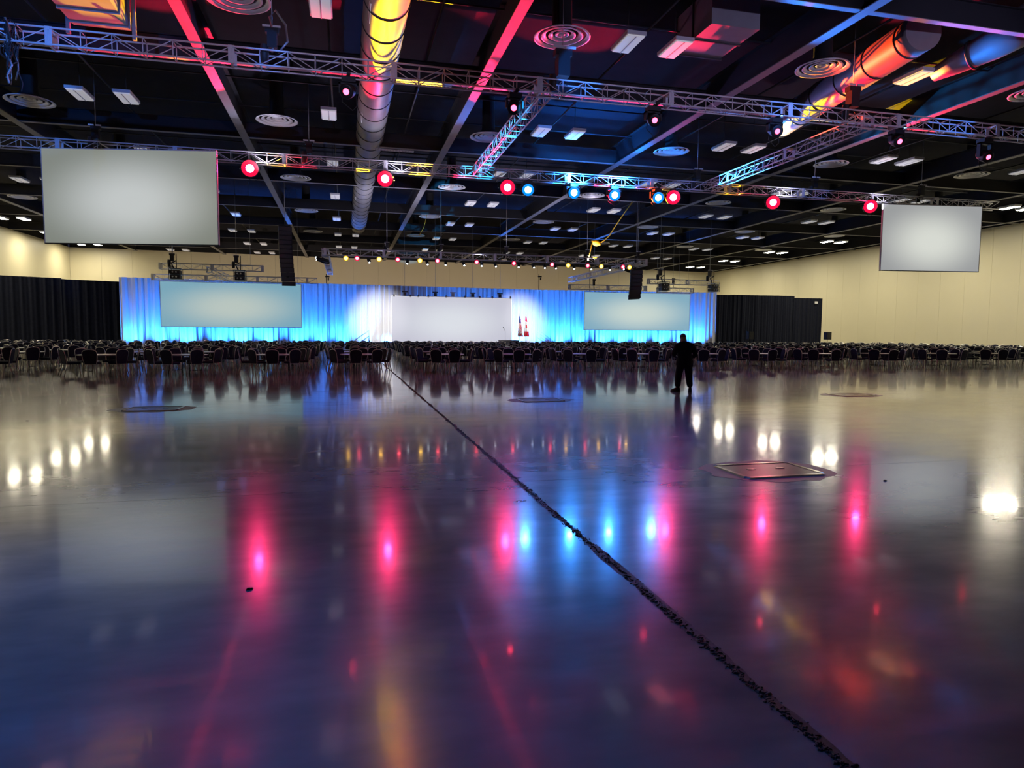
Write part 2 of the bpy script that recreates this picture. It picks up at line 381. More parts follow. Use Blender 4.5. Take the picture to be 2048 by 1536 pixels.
for j, y in enumerate(ROWS):
    for i in range(-3, 6):
        lit = i in (-3, 5)
        xc = 0.25 + 9.144*i
        if i == -3: xc = -26.0; y = (29.5, 37.8, 46.2, 54.6, 63.0, 71.3, 79.6, 999)[j]
        else: y = ROWS[j]
        if y > 900: continue
        for s in (-1, 1):
            p = (xc + .8*s, y, 10.56)
            if not inview(p, 70) and not (lit and y > 15 and pix(p)[0] > -3500): continue
            st = 'lit' if lit else 'unlit'
            t = thing('ceiling_light', '%s ceiling light, %s of its pair, %s row back, %s' % (st, 'left' if s < 0 else 'right', ORD[j], colname(i)), 'ceiling light', p, 0, 'lit ceiling lights' if lit else 'unlit ceiling lights')
            put('housing', HOUS, t); put('lens_panel', (LONL if i < 0 else LON) if lit else LOFF, t)
            if not lit: put('lens_divider', VBAR, t)
            put('hanger_rod', ROD, t)
rings = []
for r in (.86, .64, .42, .22):
    b = MB(); b.lathe([(r, 0.01), (r-.05, 0), (r-.14, .06), (r-.15, .09), (r-.02, .035)], 32, None, (0, 0, 0), True); rings.append(b.mesh('diffuser_ring', 'ring'))
b = MB(); b.lathe([(.10, 0.02), (.05, -.01), (0.002, -.015)], 12); CONE = b.mesh('diffuser_cone', 'ring')
b = MB(); b.lathe([(.5, .15), (.3, .35), (.28, 1.79)], 16); NECK = b.mesh('diffuser_neck', 'duct_band')
for j, y in enumerate((19.9, 30.6, 41.5, 52.4, 63.0)):
    for i in range(-3, 5):
        p = (6.45 + 9.144*i, y, 10.5)
        if not inview(p, 60): continue
        c = '%s from the duct on the %s' % (ORD[(-i-1) if i < 0 else i], 'left' if i < 0 else 'right')
        t = thing('air_diffuser', 'round ringed ceiling air diffuser, %s row back, %s' % (ORD[j], c), 'air diffuser', p, 0, 'round ceiling air diffusers')
        for k, m in enumerate(rings): put('diffuser_ring', m, t, (0, 0, 0.03*k))
        put('diffuser_cone', CONE, t, (0, 0, .08)); put('diffuser_neck', NECK, t)

# ------------------------------------------------------------------ lighting trusses
TS = 0.4; BAY = 0.70
def strut(p0, p1, r, name):
    b = MB(); b.tube([p0, p1], r, 6); return b.mesh(name, 'alu')
h = TS/2
SV = strut((0, 0, -h), (0, 0, h), .013, 'vertical_strut')
SDu = strut((0, 0, -h), (BAY, 0, h), .013, 'diagonal_brace'); SDd = strut((0, 0, h), (BAY, 0, -h), .013, 'diagonal_brace')
SR = strut((0, -h, 0), (0, h, 0), .013, 'cross_rung'); SRd = strut((0, -h, 0), (BAY, h, 0), .012, 'cross_rung')
gb = MB()
for z in (-1, 1): gb.box((0, 0, z*(h-.02)), (.05, TS+.05, .09))
for y in (-1, 1): gb.box((0, y*h, 0), (.16, .02, TS+.06))
GUS = gb.mesh('coupler_plate', 'alu')
def truss(name, label, p0, L, rz=0.0, detail=True, pitch=0.0, hang=False):
    t = thing(name, label, 'truss', p0, rz)
    if pitch: t.rotation_euler = (0, -pitch, rz)
    for y in (-h, h):
        for z in (-h, h):
            b = MB(); q = max(2, round(L/1.4)); b.tube([(L*i/q, y, z) for i in range(q+1)], .025, 7); part('chord', b, 'alu', t)
    n = max(1, round(L/BAY)); st = L/n
    if detail:
        for k in range(n):
            for y in (-h, h):
                put('vertical_strut', SV, t, (k*st, y, 0)); put('diagonal_brace', SDu if k % 2 else SDd, t, (k*st, y, 0))
            put('cross_rung', SR, t, (k*st, 0, -h)); put('cross_rung', SR, t, (k*st, 0, h))
            if k % 6 == 0: put('coupler_plate', GUS, t, (k*st, 0, 0))
    else:
        b = MB()
        for k in range(n+1):
            for y in (-h, h):
                b.tube([(k*st, y, -h), (k*st, y, h)], .013, 4, False)
                if k < n: b.tube([(k*st, y, -h if k % 2 else h), ((k+1)*st, y, h if k % 2 else -h)], .013, 4, False)
            b.tube([(k*st, -h, -h), (k*st, h, -h)], .013, 4, False); b.tube([(k*st, -h, h), (k*st, h, h)], .013, 4, False)
        part('bracing', b, 'alu', t, kind='stuff')
        if hang:
            for k in (.12, .88):
                b = MB(); b.tube([(L*k, 0, h), (L*k, 0, DECK-p0[2]-.02)], .008, 4); part('hanger_wire', b, 'wire', t)
        for k in range(0, n+1, 5): put('coupler_plate', GUS, t, (k*st, 0, 0))
    return t
TZ = 8.85; Y1, Y2 = 19.5, 30.35; XA, XB = 5.85, 17.35
truss('lighting_truss', 'front aluminium box truss crossing the whole ceiling, red and blue lit', (-11.2, Y1, TZ), 37.8)
truss('lighting_truss', 'second aluminium box truss further back, carrying both hanging screens', (-15.0, Y2, TZ), 50.4)
truss('lighting_truss', 'aluminium truss linking front and second truss at centre, cyan at its far end', (XA, Y1+.25, TZ), Y2-Y1-.5, PI/2)
truss('lighting_truss', 'long cyan-lit aluminium truss linking front and second truss on the right', (XB, Y1+.25, TZ), Y2-Y1-.5, PI/2)

def moving_head(lens_pos, aim, lens, ring, r, rr, label, group, ztop, white_beam=None):
    lp = Vector(lens_pos); a = Vector(aim).normalized(); hc = lp - a*0.24
    t = thing('moving_head_light', label, 'stage light', (hc.x, hc.y, ztop), 0, group)
    o = hc - t.location; hr = max(rr+.02, .2)
    b = MB(); b.box((0, 0, -.07), (.38, .34, .14)); part('base', b, 'black', t)
    b = MB(); b.box((0, (Y2 if hc.y > 25 else Y1 if hc.y > 15 else 8.0)-hc.y, .02), (.10, .56, .05)); part('clamp', b, 'black', t)
    b = MB()
    for s in (-1, 1): b.box((s*(hr+.04), 0, (o.z-.14)/2-.02), (.05, .14, abs(o.z)-.08))
    b.box((0, 0, -.16), (2*hr+.13, .14, .05)); part('yoke', b, 'black', t)
    b = MB(); b.lathe([(0.001, -.30), (hr*.55, -.29), (hr*.82, -.18), (hr*.98, 0), (hr, .2), (hr*.97, .235), (rr*.99, .237)], 18, a, o); hd = part('head', b, 'black', t)
    b = MB(); b.lathe([(r, .238), (rr, .232)], 22, a, o); part('lens_rim_halo', b, ring, hd)  # coloured rims imitate the lamp's halo; black ones are plain
    b = MB(); b.disc(r, .238, 14, a, o, 0, .02); part('lens', b, lens, hd)
    b = MB(); b.tube([o + Vector((hr, .02, -.1)), o + Vector((hr*1.1, .05, -.38)), o + Vector((.1, .08, -.5)), o + Vector((-hr*.9, .05, -.3)), (-.1, 0, -.1)], .012, 5); part('safety_cable', b, 'cable', t)
    return t
heads = {}
side = 'red moving-head light glowing under the second truss, %s from the left'
for k, (x, z) in enumerate(((-3.76, 8.42), (1.76, 8.33), (7.24, 8.28), (15.51, 8.28), (21.03, 8.33), (26.86, 8.43))):
    heads['r%d' % k] = moving_head((x, Y2-.25, z-.06), (-x*0.02, -1, -.24), 'red_lens', 'red_halo', .165, .34, side % ORD[k], 'red lights on the second truss', TZ-h-.05)
for k, x in enumerate((8.21, 10.44, 12.47, 14.72)):
    heads['b%d' % k] = moving_head((x, Y2-.25, 8.16), (-.15, -1, -.24), 'blue_lens', 'blue_glow', .15, .27, 'cyan-blue stage light glowing under the second truss, %s from the left' % ORD[k], 'blue lights on the second truss', TZ-h-.05)
for k, (x, z) in enumerate(((.1, 8.19), (4.84, 8.16), (9.31, 8.17), (13.62, 8.17), (18.38, 8.2), (22.18, 7.94))):
    heads['f%d' % k] = moving_head((x, Y1-.1, z), (-.35*(1 if k < 2 else .4), -1, -.5), 'red_small', 'black', .085, .16, 'dark moving-head light with small red lens under the front truss, %s from the left' % ORD[k], 'moving heads under the front truss', TZ-h-.03)
# the beams these lights throw on the ceiling and the trusses, plus added fill
K = 1.0
def throw(key, off, tgt, col, P, ang, blend=.12, size=.06):
    hd = heads[key]; s = hd.location + Vector(off)
    lamp('SPOT', hd, s, tgt, col, P*K, ang, blend, size)
throw('r0', (0, -.5, -.55), (-5.6, 24.5, 10.45), RED, 12000, 40, .3)
throw('r1', (0, -.5, -.55), (0.2, 24.5, 10.45), RED, 9500, 22, .3)
throw('r2', (0, -.5, -.55), (4.9, 24.5, 10.45), RED, 9500, 18, .3)
throw('r3', (0, -.5, -.55), (9.6, 24.5, 10.45), RED, 15000, 24, .3)
throw('r4', (0, -.5, -.55), (18.6, 21.0, 10.35), RED, 16000, 17)
throw('r5', (0, -.5, -.55), (22.9, 21.0, 10.6), RED, 15000, 20)
throw('b0', (-.1, -.75, -.45), (5.9, 28.2, 8.8), BLU, 3000, 60, .8)
throw('b1', (0, -.6, -.1), (10.4, 33, 12.3), BLU, 2600, 140, 1.0)  # this and the next: upward blue flood added for a haze-like ceiling tint
throw('b2', (0, -.6, -.1), (13.4, 33, 12.3), BLU, 2600, 140, 1.0)
throw('b3', (.1, -.85, -.55), (17.3, 27.6, 8.8), (.02, .34, 1.0), 9000, 46, .9)
throw('f4', (0, -.35, .0), (18.8, 16.2, 10.45), BLU, 9000, 85, .8)  # this and the next: blue added at red-lensed heads to tint the cross beam
throw('f3', (0, -.35, .0), (13.6, 16.2, 10.45), BLU, 7000, 70, .8)
for key, P in (('r0', 260), ('r1', 240), ('r4', 280), ('r5', 280)):           # added upward fill, no such lamps on the truss; lifts ceiling and diffusers
    q = heads[key].location; throw(key, (.45, -.4, -.35), (q.x+.45, q.y-1.5, 12), (.62, .58, .80), P, 165, 1.0, .15)

# truss added unseen above the viewer; its blue and lavender lamps fill truss, ceiling, floor
truss('lighting_truss', 'added unseen box truss over the viewer, above the picture', (-9.1, 8.0, TZ), 30.8, 0, False)
for k, (x, jobs) in enumerate(((-6.5, (((-8.9, 19.6, 8.9), 4500, 9), ((-2.9, 2.9, 0), 1150, 45), ((-9.5, 24.0, 10.5), 3500, 40))), (-1.0, (((-1.9, 19.6, 9.1), 2500, 6), ((-1.0, 4.0, 0), 280, 85), ((-3.0, 19.6, 8.9), 1100, 61))),
        (5.0, (((6.9, 19.6, 9.4), 9000, 8), ((4.6, 9, 0), 800, 70), ((5.75, 28.6, 8.8), 75000, 4.5))), (12.0, (((14.0, 19.6, 8.85), 5500, 9), ((9.5, 8, 0), 450, 80), ((10.5, 19.6, 8.9), 1000, 61))), (18.0, (((20.6, 19.6, 8.85), 5500, 9), ((17.0, 19.6, 8.9), 900, 61))))):
    heads['w%d' % k] = hw = moving_head((x, 8.2, 8.1), (.1, 1, .25), 'blue_glow', 'black', .12, .18, 'added blue wash light on the unseen truss over the viewer, %s from the left' % ORD[k], 'added blue wash lights over the viewer', TZ-h-.03)
    for tg, P, an in jobs:
        lamp('SPOT', hw, (x, 8.0 + (.45 if tg[2] > 1 else 0), 7.3 if an == 4.5 else 7.8 if tg[2] > 1 else 7.6), tg, (.50, .46, .85) if an == 61 else (.02, .40, 1.0) if an == 4.5 else BLU, P, an, .7 if an > 30 else .3, .06)

# chain hoists
def hoist(x, y, z0, label, big=1.0):
    t = thing('chain_hoist', label, 'chain hoist', (x, y, z0), 0, 'chain hoists above the trusses')
    b = MB(); b.box((0, 0, .28*big), (.24*big, .22*big, .42*big)); b.box((0, 0, .52*big), (.34*big, .18*big, .12*big)); part('motor', b, 'black', t)
    for s in (-1, 1):
        b = MB(); b.box((s*.13*big, -.12*big, .60*big), (.20*big, .03, .05*big)); part('clip_band', b, 'white', t)
    b = MB(); b.lathe([(0.001, -.32), (.10, -.30), (.12, 0), (.10, .15)], 12, None, (-.2*big, 0, 0)); part('chain_bag', b, 'cable', t)
    b = MB(); b.tube([(0, 0, .55*big), (0, 0, DECK-z0-.01)], .014, 5); part('chain', b, 'wire', t)
    b = MB(); b.tube([(0, 0, .05), (-.15, 0, -.12), (.15, 0, -.12), (0, 0, .05)], .015, 5); part('sling', b, 'cable', t)
    return t
hoist(-8.9, Y1, 9.1, 'chain hoist at the far left end of the front truss', 1.3)
hoist(-1.8, Y1, 9.1, 'chain hoist above the front truss left of the duct')
hoist(6.35, Y1, 9.1, 'large chain hoist with pale bands above the centre truss corner', 1.5)
hoist(16.5, Y1, 9.1, 'black chain hoist above the right-hand truss corner', 1.3)
hoist(-1.4, Y2, 9.1, 'chain hoist above the second truss between two red lights')
hoist(16.9, Y2, 9.1, 'chain hoist above the second truss at the right link truss')
hoist(23.6, Y2, 9.1, 'chain hoist on the right part of the second truss')
hoist(-9.5, Y2, 9.1, 'chain hoist above the left hanging screen')
hoist(30.3, Y2, 9.1, 'chain hoist above the right hanging screen')
# cable bundle at the left end of the front truss
t = thing('cable_bundle', 'tangled cable bundle hanging from the left end of the front truss', 'cable', (-7.75, Y1-.05, 9.0))
for k in range(16):
    x, y = random.uniform(-.28, .12), random.uniform(-.2, .2); pts = []
    l = random.uniform(.7, 1.75)
    for q in range(8): pts.append((x + random.uniform(-.09, .09), y + random.uniform(-.08, .08), .15 - l*q/7))
    b = MB(); b.tube(pts, random.uniform(.012, .026), 5); part('cable', b, 'cable' if k % 3 else 'wire', t)
t = thing('cable_loop', 'blue-lit cable loop rising from the front truss left of the duct', 'cable', (-1.75, Y1-.05, 9.05))
b = MB(); b.tube([(.1, 0, 0), (.35, -.05, .3), (.3, 0, .75), (.05, 0, 1.1), (-.1, 0, .9), (0, .05, .5), (-.05, 0, 0)], .03, 6); part('cable', b, 'wire', t)
for k, (x0, x1, y) in enumerate(((8.2, 14.6, Y2), (19.0, 24.0, Y2+.1))):
    b = MB(); b.tube([(x0 + (x1-x0)*q/8, y, TZ+h+.05-.10*math.sin(PI*q/8*3)**2) for q in range(9)], .022, 5)
    o = part('power_cable', b, 'cable', None); tag(o, ('black power cable laid along the middle of the second truss', 'black power cable laid along the right of the second truss')[k], 'cable')

# ------------------------------------------------------------------ hanging screens
def screen(name, label, x0, y0, x1, y1, z0, z1, mat, batten=True):
    p0, p1 = Vector((x0, y0, 0)), Vector((x1, y1, 0)); W = (p1-p0).length; ang = math.atan2(y1-y0, x1-x0); H = z1-z0
    t = thing(name, label, 'screen', (x0, y0, z0), ang)
    b = MB(); b.add([(0, -.01, 0), (W, -.01, 0), (W, -.01, H), (0, -.01, H)], [(0, 1, 2, 3)]); part('screen_surface', b, mat, t, (0, 0, 0))
    b = MB(); b.box((W/2, .05, H/2), (W-.02, .06, H-.02)); part('backing', b, 'black', t)
    fr = .035
    for (cx, cz, sx, sz) in ((W/2, -fr/2, W+2*fr, fr), (W/2, H+fr/2, W+2*fr, fr), (-fr/2, H/2, fr, H), (W+fr/2, H/2, fr, H)):
        b = MB(); b.box((cx, .03, cz), (sx, .10, sz)); part('frame_bar', b, 'alu' if cz > 0 else 'black', t)
    return t, W, ang
def wires(t, W, H):
    for x in (.9, W-.9):
        b = MB(); b.tube([(x, .05, H), (x, .05, DECK-t.location.z-.02)], .008, 4); part('hanger_wire', b, 'wire', t)
def strap(t, W, ang, H):
    for x in (.8, W-.8):
        c, q = math.cos(ang), math.sin(ang); dy = Y2-.2 - (t.location.y + x*q)
        b = MB(); b.tube([(x, .03, H), (x + dy*q, dy*c, TZ-h-t.location.z)], .02, 5); part('hanger_strap', b, 'cable', t)
t, W, ang = screen('projection_screen', 'large blank grey screen hanging at upper left from the second truss', -11.2, 29.75, -4.78, 28.45, 4.99, 8.55, 'scr_front_l')
strap(t, W, ang, 3.56)
t, W, ang = screen('projection_screen', 'smaller blank grey screen hanging at far right against the cream wall', 27.45, 29.85, 32.9, 29.0, 5.05, 8.45, 'scr_front_r')
strap(t, W, ang, 3.4)
t = (screen('projection_screen', 'wide pale blue-grey stage screen on the left, in front of blue drapes', -13.39, 55.2, -3.34, 55.2, 1.92, 5.27, 'scr_stage_l')[0]); wires(t, 10.2, 5.27 - 1.92)
screen('projection_screen', 'bright white-grey centre stage screen behind the tables', 3.79, 56.5, 13.98, 56.5, 0.80, 4.58, 'scr_stage_c')
t = (screen('projection_screen', 'wide pale blue-grey stage screen on the right, in front of blue drapes', 20.9, 57.0, 31.3, 57.0, 1.93, 5.30, 'scr_stage_r')[0]); wires(t, 10.2, 5.30 - 1.93)

# ------------------------------------------------------------------ drapes
def yback(x):
    P = [(-17, 56.1), (-3.4, 58.2), (4, 58.7), (17.5, 60), (26, 59.4), (35.2, 58.2)]
    for (a, ya), (b_, yb) in zip(P, P[1:]):
        if x <= b_: return ya + (yb-ya)*(x-a)/(b_-a)
    return P[-1][1]
def drape(label, x0, x1, yf, ztop, mat, seed, group, amp=.10, name='drape_panel', step=.24):
    rg = random.Random(seed); n = max(16, int((x1-x0)/.045)); rows = 9
    ph = [rg.uniform(0, 6.28) for _ in range(5)]
    vs = []
    for r in range(rows):
        v = r/(rows-1); z = 0.02 + (ztop-.02)*v
        for k in range(n+1):
            u = k/n; x = x0 + (x1-x0)*u; q = x/step*6.28/2
            wob = .7*math.sin(q*.31+ph[3]) + .5*math.sin(q*.13+ph[4]) + .25*(1-v)*math.sin(2.2*v+ph[1])
            y = amp*(.55+.45*(1-v*.6))*(math.sin(q + wob*1.6 + ph[0]) + .45*math.sin(q*2.3+ph[1] + wob) + .5*math.sin(q*.47+ph[2]))
            vs.append((x - x0 + .03*(1-v)*math.sin(q*.2+ph[2]), yf(x)-yf(x0) + y, z))
    fs = [(r*(n+1)+k, r*(n+1)+k+1, (r+1)*(n+1)+k+1, (r+1)*(n+1)+k) for r in range(rows-1) for k in range(n)]
    t = thing(name, label, 'drape', (x0, yf(x0), 0), 0, group)
    b = MB(); b.add(vs, fs, True); part('cloth', b, mat, t)
    b = MB(); b.tube([(-.02, .12, ztop-.05), (x1-x0+.02, yf(x1)-yf(x0)+.12, ztop-.05)], .03, 6); part('top_pipe', b, 'alu', t)
    for x in (0.0,):
        b = MB(); b.tube([(x, .16, 0), (x, .16, ztop)], .03, 6); b.box((x, .2, .01), (.45, .45, .02)); part('upright', b, 'alu', t)
    return t
xsd = np.linspace(-16.4, 34.8, 18)
for k in range(17):
    drape('pale sheer drape lit blue from below, %s panel from the left' % ORD[k], xsd[k]-.04, xsd[k+1]+.04, yback, 5.6, 'drape', 100+k, 'blue lit stage drapes')
yl = lambda x: 57.5 + (x+25)*(61.2-57.5)/(25-17.3)
xl = (-29.0, -25.1, -21.4, -18.9, -16.2)
for k in range(4):
    drape('black drape left of the blue stage drapes, %s panel from the left' % ORD[k], xl[k]-.04, xl[k+1]+.04, yl, (5.66, 5.62, 5.55, 5.55)[k], 'blackdrape', 200+k, 'black drapes on the left', .07, 'drape_panel', .3)
yr = lambda x: 61.6
xr = (34.6, 38.5, 42.4, 46.0, 49.4)
for k in range(4):
    drape('black drape right of the blue stage drapes, %s panel from the left' % ORD[k], xr[k]-.04, xr[k+1]+.04, yr, (5.62, 5.66, 5.66, 5.45)[k], 'blackdrape', 220+k, 'black drapes on the right', .07, 'drape_panel', .3)
b = MB(); b.box((0, 0, 0), (.36, .03, .24)); o = part('paper_notice', b, 'paper', None, (48.6, 61.47, 5.0)); tag(o, 'small white notice on the rightmost black drape', 'sign')

# floor uplights washing the drapes
k = 0
for x in np.arange(-15.6, 34.8, 1.95):
    x = float(x) + random.uniform(-.25, .25); y = yback(x) - (.75 if 3.5 < x < 14.6 else 1.0)
    t = thing('uplight', 'small black floor uplight at the foot of the blue drapes, %s from the left' % ORD[k], 'uplight', (x, y, 0), 0, 'floor uplights'); k += 1
    b = MB(); b.lathe([(.001, .05), (.10, .06), (.11, .25), (.09, .27)], 12); part('housing', b, 'black', t)
    b = MB(); b.box((0, 0, .02), (.26, .2, .04)); part('base', b, 'black', t)
    b = MB(); b.disc(.085, .262, 12); part('lens', b, 'blue_glow', t)
    lamp('SPOT', t, (x, y, .32), (x, y+1.0, 2.6), (0.02, 0.20, 1.0), 1800*random.uniform(.65, 1.35), 110, 1.0, .08)

# work lights added unseen behind the drapes to brighten the back wall
for k, x in enumerate((-8.0, 9.0, 26.0)):
    t = thing('added_work_light', 'added work light on a stand, unseen behind the drapes, %s from the left' % ORD[k], 'work light', (x, 68.0, 0), 0, 'added backstage work lights')
    b = MB(); b.tube([(0, 0, 0), (0, 0, 2.2)], .025, 6); part('stand_pole', b, 'black', t)
    for q in range(3):
        a = q*2.09; b = MB(); b.tube([(0, 0, .5), (.5*math.cos(a), .5*math.sin(a), 0.01)], .018, 5); part('stand_leg', b, 'black', t)
    b = MB(); b.box((0, 0, 2.3), (.4, .16, .28)); hd = part('lamp_head', b, 'black', t)
    b = MB(); b.box((0, .085, 2.3), (.34, .01, .22)); part('lamp_glass', b, 'white', hd)
    lamp('SPOT', t, (x, 68.2, 2.3), (x, 86, 7.0), (1.0, .78, .62), 2200, 130, 1.0, .1)

# ------------------------------------------------------------------ stage truss and its lights
YS, ZS = 43.0, 6.5
S = .86
truss('stage_truss', 'far box truss above the stage carrying small red and yellow lights', (-1.15, YS, ZS), 21.3, 0, False)
pl = truss('stage_truss', 'dark side truss receding from the left end of the stage truss', (-1.15, YS+.3, ZS), 14.5, PI/2, False)
pl = truss('stage_truss', 'pale lit side truss receding from the right end of the stage truss', (20.1, YS+.3, ZS), 15.5, PI/2, False)
def par(x, y, z, lens, ring, r, label, group, aim=(0, -1, -.18)):
    t = thing('par_light', label, 'stage light', (x, y, ZS-h-.02), 0, group); o = Vector((0, 0, z-(ZS-h-.02))); a = Vector(aim).normalized()
    b = MB(); b.lathe([(.001, -.28), (.10, -.26), (r*1.55, 0), (r*1.6, .04), (r*1.45, .05)], 14, a, o); bd = part('can', b, 'black', t)
    b = MB(); b.lathe([(r, .055), (r*1.5, .05)], 14, a, o); part('lens_rim_halo', b, ring, bd)
    b = MB(); b.disc(r, .056, 14, a, o, 0, .01); part('lens', b, lens, bd)
    b = MB(); b.tube([(0, 0, 0.05), (0, 0, -.1), (r*1.7, 0, -.12), (r*1.7, 0, o.z), ], .014, 5); part('yoke', b, 'black', t)
    return t
yx = (.11, 2.44, 5.38, 16.83, 19.57, 21.95); rx = (.88, 3.77, 6.67, 9.62, 12.49, 15.53, 18.44, 21.39)
pars = {}
for k, x in enumerate(yx):
    pars['y%d' % k] = par(x*S, YS-.2, 6.13, 'yel_lens', 'yel_halo', .11, 'yellow stage light on the far stage truss, %s yellow from the left' % ORD[k], 'yellow lights on the stage truss')
for k, x in enumerate(rx):
    pars['r%d' % k] = par(x*S, YS-.2, 6.15, 'red_stage', 'red_halo', .10, 'red stage light on the far stage truss, %s red from the left' % ORD[k], 'red lights on the stage truss')
whx = (1.75, 4.5, 6.0, 7.35, 8.75, 10.1, 11.2, 13.0, 14.2, 15.1, 16.0, 17.5, 18.9, 20.5)
for k, x in enumerate(whx):
    par(x*S, YS+.2, 5.98, 'white_lens', 'black', .055, 'small white spotlight on the far stage truss, %s white from the left' % ORD[k], 'white spotlights on the stage truss', (0.15*(-1)**k, -.75, -.8))
def pthrow(key, tgt, col, P, ang, blend=.08):
    t = pars[key]; lamp('SPOT', t, t.location + Vector((0, -.45, -.25)), tgt, col, P, ang, blend, .05)
pthrow('y0', (1.45, 20.3, 10.45), YEL, 190000, 3.2)
pthrow('r1', (1.45, 17.0, 10.5), (1.0, .16, .006), 200000, 4.0)
pthrow('y1', (-6.1, 21.9, 10.42), YEL, 160000, 4.2)
pthrow('y2', (2.6, 24.5, 10.45), YEL, 160000, 5.5)
pthrow('y5', (18.8, 22.6, 10.5), YEL, 150000, 6)
pthrow('y4', (21.6, 27.6, 10.45), YEL, 200000, 4.5)
pthrow('y3', (15.8, 20.0, 10.5), YEL, 70000, 4.5)
pthrow('r0', (-4.2, 19.3, 10.5), RED, 95000, 7)
pthrow('r2', (4.9, 18.2, 10.5), RED, 95000, 6)
pthrow('r5', (11.2, 19.2, 10.7), RED, 170000, 7)
pthrow('r4', (17.6, 17.2, 10.6), (1.0, .07, .01), 200000, 6)
pthrow('r7', (20.3, 17.0, 10.8), RED, 170000, 5)
for key in ('y1', 'r3', 'r6'):
    q = pars[key].location; lamp('SPOT', pars[key], q + Vector((.3, .6, .2)), (q.x, q.y+2, 12), (.62, .58, .78), 900, 165, 1.0, .15)  # added upward fill for the ceiling, no real lamp behind it
# white wash on the drapes each side of the centre screen
lamp('SPOT', pars['r1'], (2.4, YS+.5, 6.0), (2.9, 58.5, 2.6), (1.0, .97, .95), 10000, 24, 1.0, .1)
lamp('SPOT', pars['r6'], (16.4, YS+.5, 6.0), (15.4, 59.6, 2.4), (1.0, .97, .98), 10500, 23, 1.0, .1)
lamp('SPOT', pars['r3'], (8.3, YS+.5, 6.0), (8.9, 51.0, 0.0), (1.0, .85, .92), 3500, 50, 1.0, .1)
# side spots on the receding trusses
for sx, lab in ((-1.35, 'left'), (19.9, 'right')):
    for q in range(2):
        t = thing('profile_spot', 'black profile spotlight on the %s receding truss, %s one' % (lab, ('nearer', 'farther')[q]), 'stage light', (sx, YS+1.2+q*1.1, ZS-.35))
        a = Vector((-.8 if lab == 'left' else -.9, -.3, .18)); b = MB(); b.lathe([(.001, -.45), (.10, -.42), (.13, 0), (.10, .1), (.09, .42), (.001, .42)], 12, a); part('body', b, 'black', t)
        b = MB(); b.disc(.07, .425, 12, a); part('lens', b, 'white_lens', t)
        b = MB(); b.tube([(0, 0, 0), (0, 0, .18)], .03, 5); part('clamp', b, 'black', t)

# line-array loudspeakers
def line_array(x, y, ztop, n, label, lean, dx):
    t = thing('line_array', label, 'loudspeaker', (x, y, ztop))
    z = 0; a = 0; px = 0; py = 0
    for k in range(n):
        R = Matrix.Rotation(a, 3, 'X') @ Matrix.Rotation(dx, 3, 'Z')
        b = MB(); b.box((0, 0, 0), (.80, .5, .27), R); c = part('cabinet', b, 'grille', t, (px, py, z-.14))
        b = MB(); b.box((0, -.255, 0), (.7, .02, .22), R); part('grille', b, 'black', c)
        z -= .285; py += .285*math.sin(a); px += .012*lean*k; a += .03*lean
    b = MB(); b.box((0, 0, .06), (.7, .6, .08)); part('fly_frame', b, 'black', t)
    b = MB(); b.tube([(0, 0, .1), (0, 0, DECK-ztop-.01)], .02, 5); part('chain', b, 'wire', t)
    return t
line_array(-3.62, 45.0, 8.2, 13, 'tall black line array hanging left of the stage', 0.2, 0.15)
line_array(19.95, 44.0, 6.05, 7, 'leaning black line array hanging right of the stage', -1.0, -0.3)

# projection rigs over the side stage screens
truss('rig_truss', 'thin upper truss above the left stage screen', (-12.55, 52.0, 6.14), 6.75, 0, False, 0, True)
truss('rig_truss', 'thin lower truss just above the left stage screen', (-13.46, 53.6, 5.48), 11.4, 0, False, 0, True)
truss('rig_truss', 'short pale truss slanting between the two left rig trusses', (-9.4, 52.2, 5.98), 2.2, PI/2-.45, False, -.22)
truss('rig_truss', 'thin upper truss above the right stage screen', (24.7, 52.0, 5.98), 6.5, 0, False, 0, True)
truss('rig_truss', 'thin lower truss just above the right stage screen', (26.0, 52.8, 5.33), 3.2, 0, False, 0, True)
truss('rig_truss', 'pale truss running from the line array to the right stage screen rig', (18.5, 54.2, 5.52), 6.9, -.02, False, .0, True)
for k, (x, z, lab) in enumerate(((-11.31, 5.5, 'leftmost'), (-7.16, 5.5, 'second from the left'), (25.5, 5.48, 'third from the left'), (30.05, 5.5, 'rightmost'))):
    t = thing('projector_stack', 'pair of stacked black projectors in a hanging cage, %s' % lab, 'projector', (x, 50.8, z-.35), 0, 'hanging projector stacks')
    for q in range(2):
        b = MB(); b.box((0, 0, .16+q*.32), (.62, .7, .26)); pj = part('projector', b, 'black', t)
        for s in (-.12, .1):
            b = MB(); b.lathe([(.05, 0), (.055, .04), (.03, .06), (.001, .06)], 10, (0, -1, 0), (s, -.35, .16+q*.32)); part('lens', b, 'white', pj)
    for s in (-1, 1):
        for yy in (-.38, .38):
            b = MB(); b.box((s*.36, yy, .35), (.03, .03, .75)); part('cage_post', b, 'black', t)
    for zz in (-.01, .34, .72):
        b = MB(); b.box((0, 0, zz), (.76, .8, .025)); part('cage_shelf', b, 'black' if zz > .3 else 'wire', t)
    b = MB(); b.tube([(.05, 0, .72), (.05, 0, 1.75)], .03, 5); part('drop_pole', b, 'black', t)
    b = MB(); b.tube([(-.1, 0, .72), (-.28, 0, 1.1), (.05, .1, 1.3)], .05, 5); part('cable_loom', b, 'cable', t)
    hoist(x-.25, 51.0, z+.85, 'dark chain hoist above the %s projector stack' % lab, 1.0)
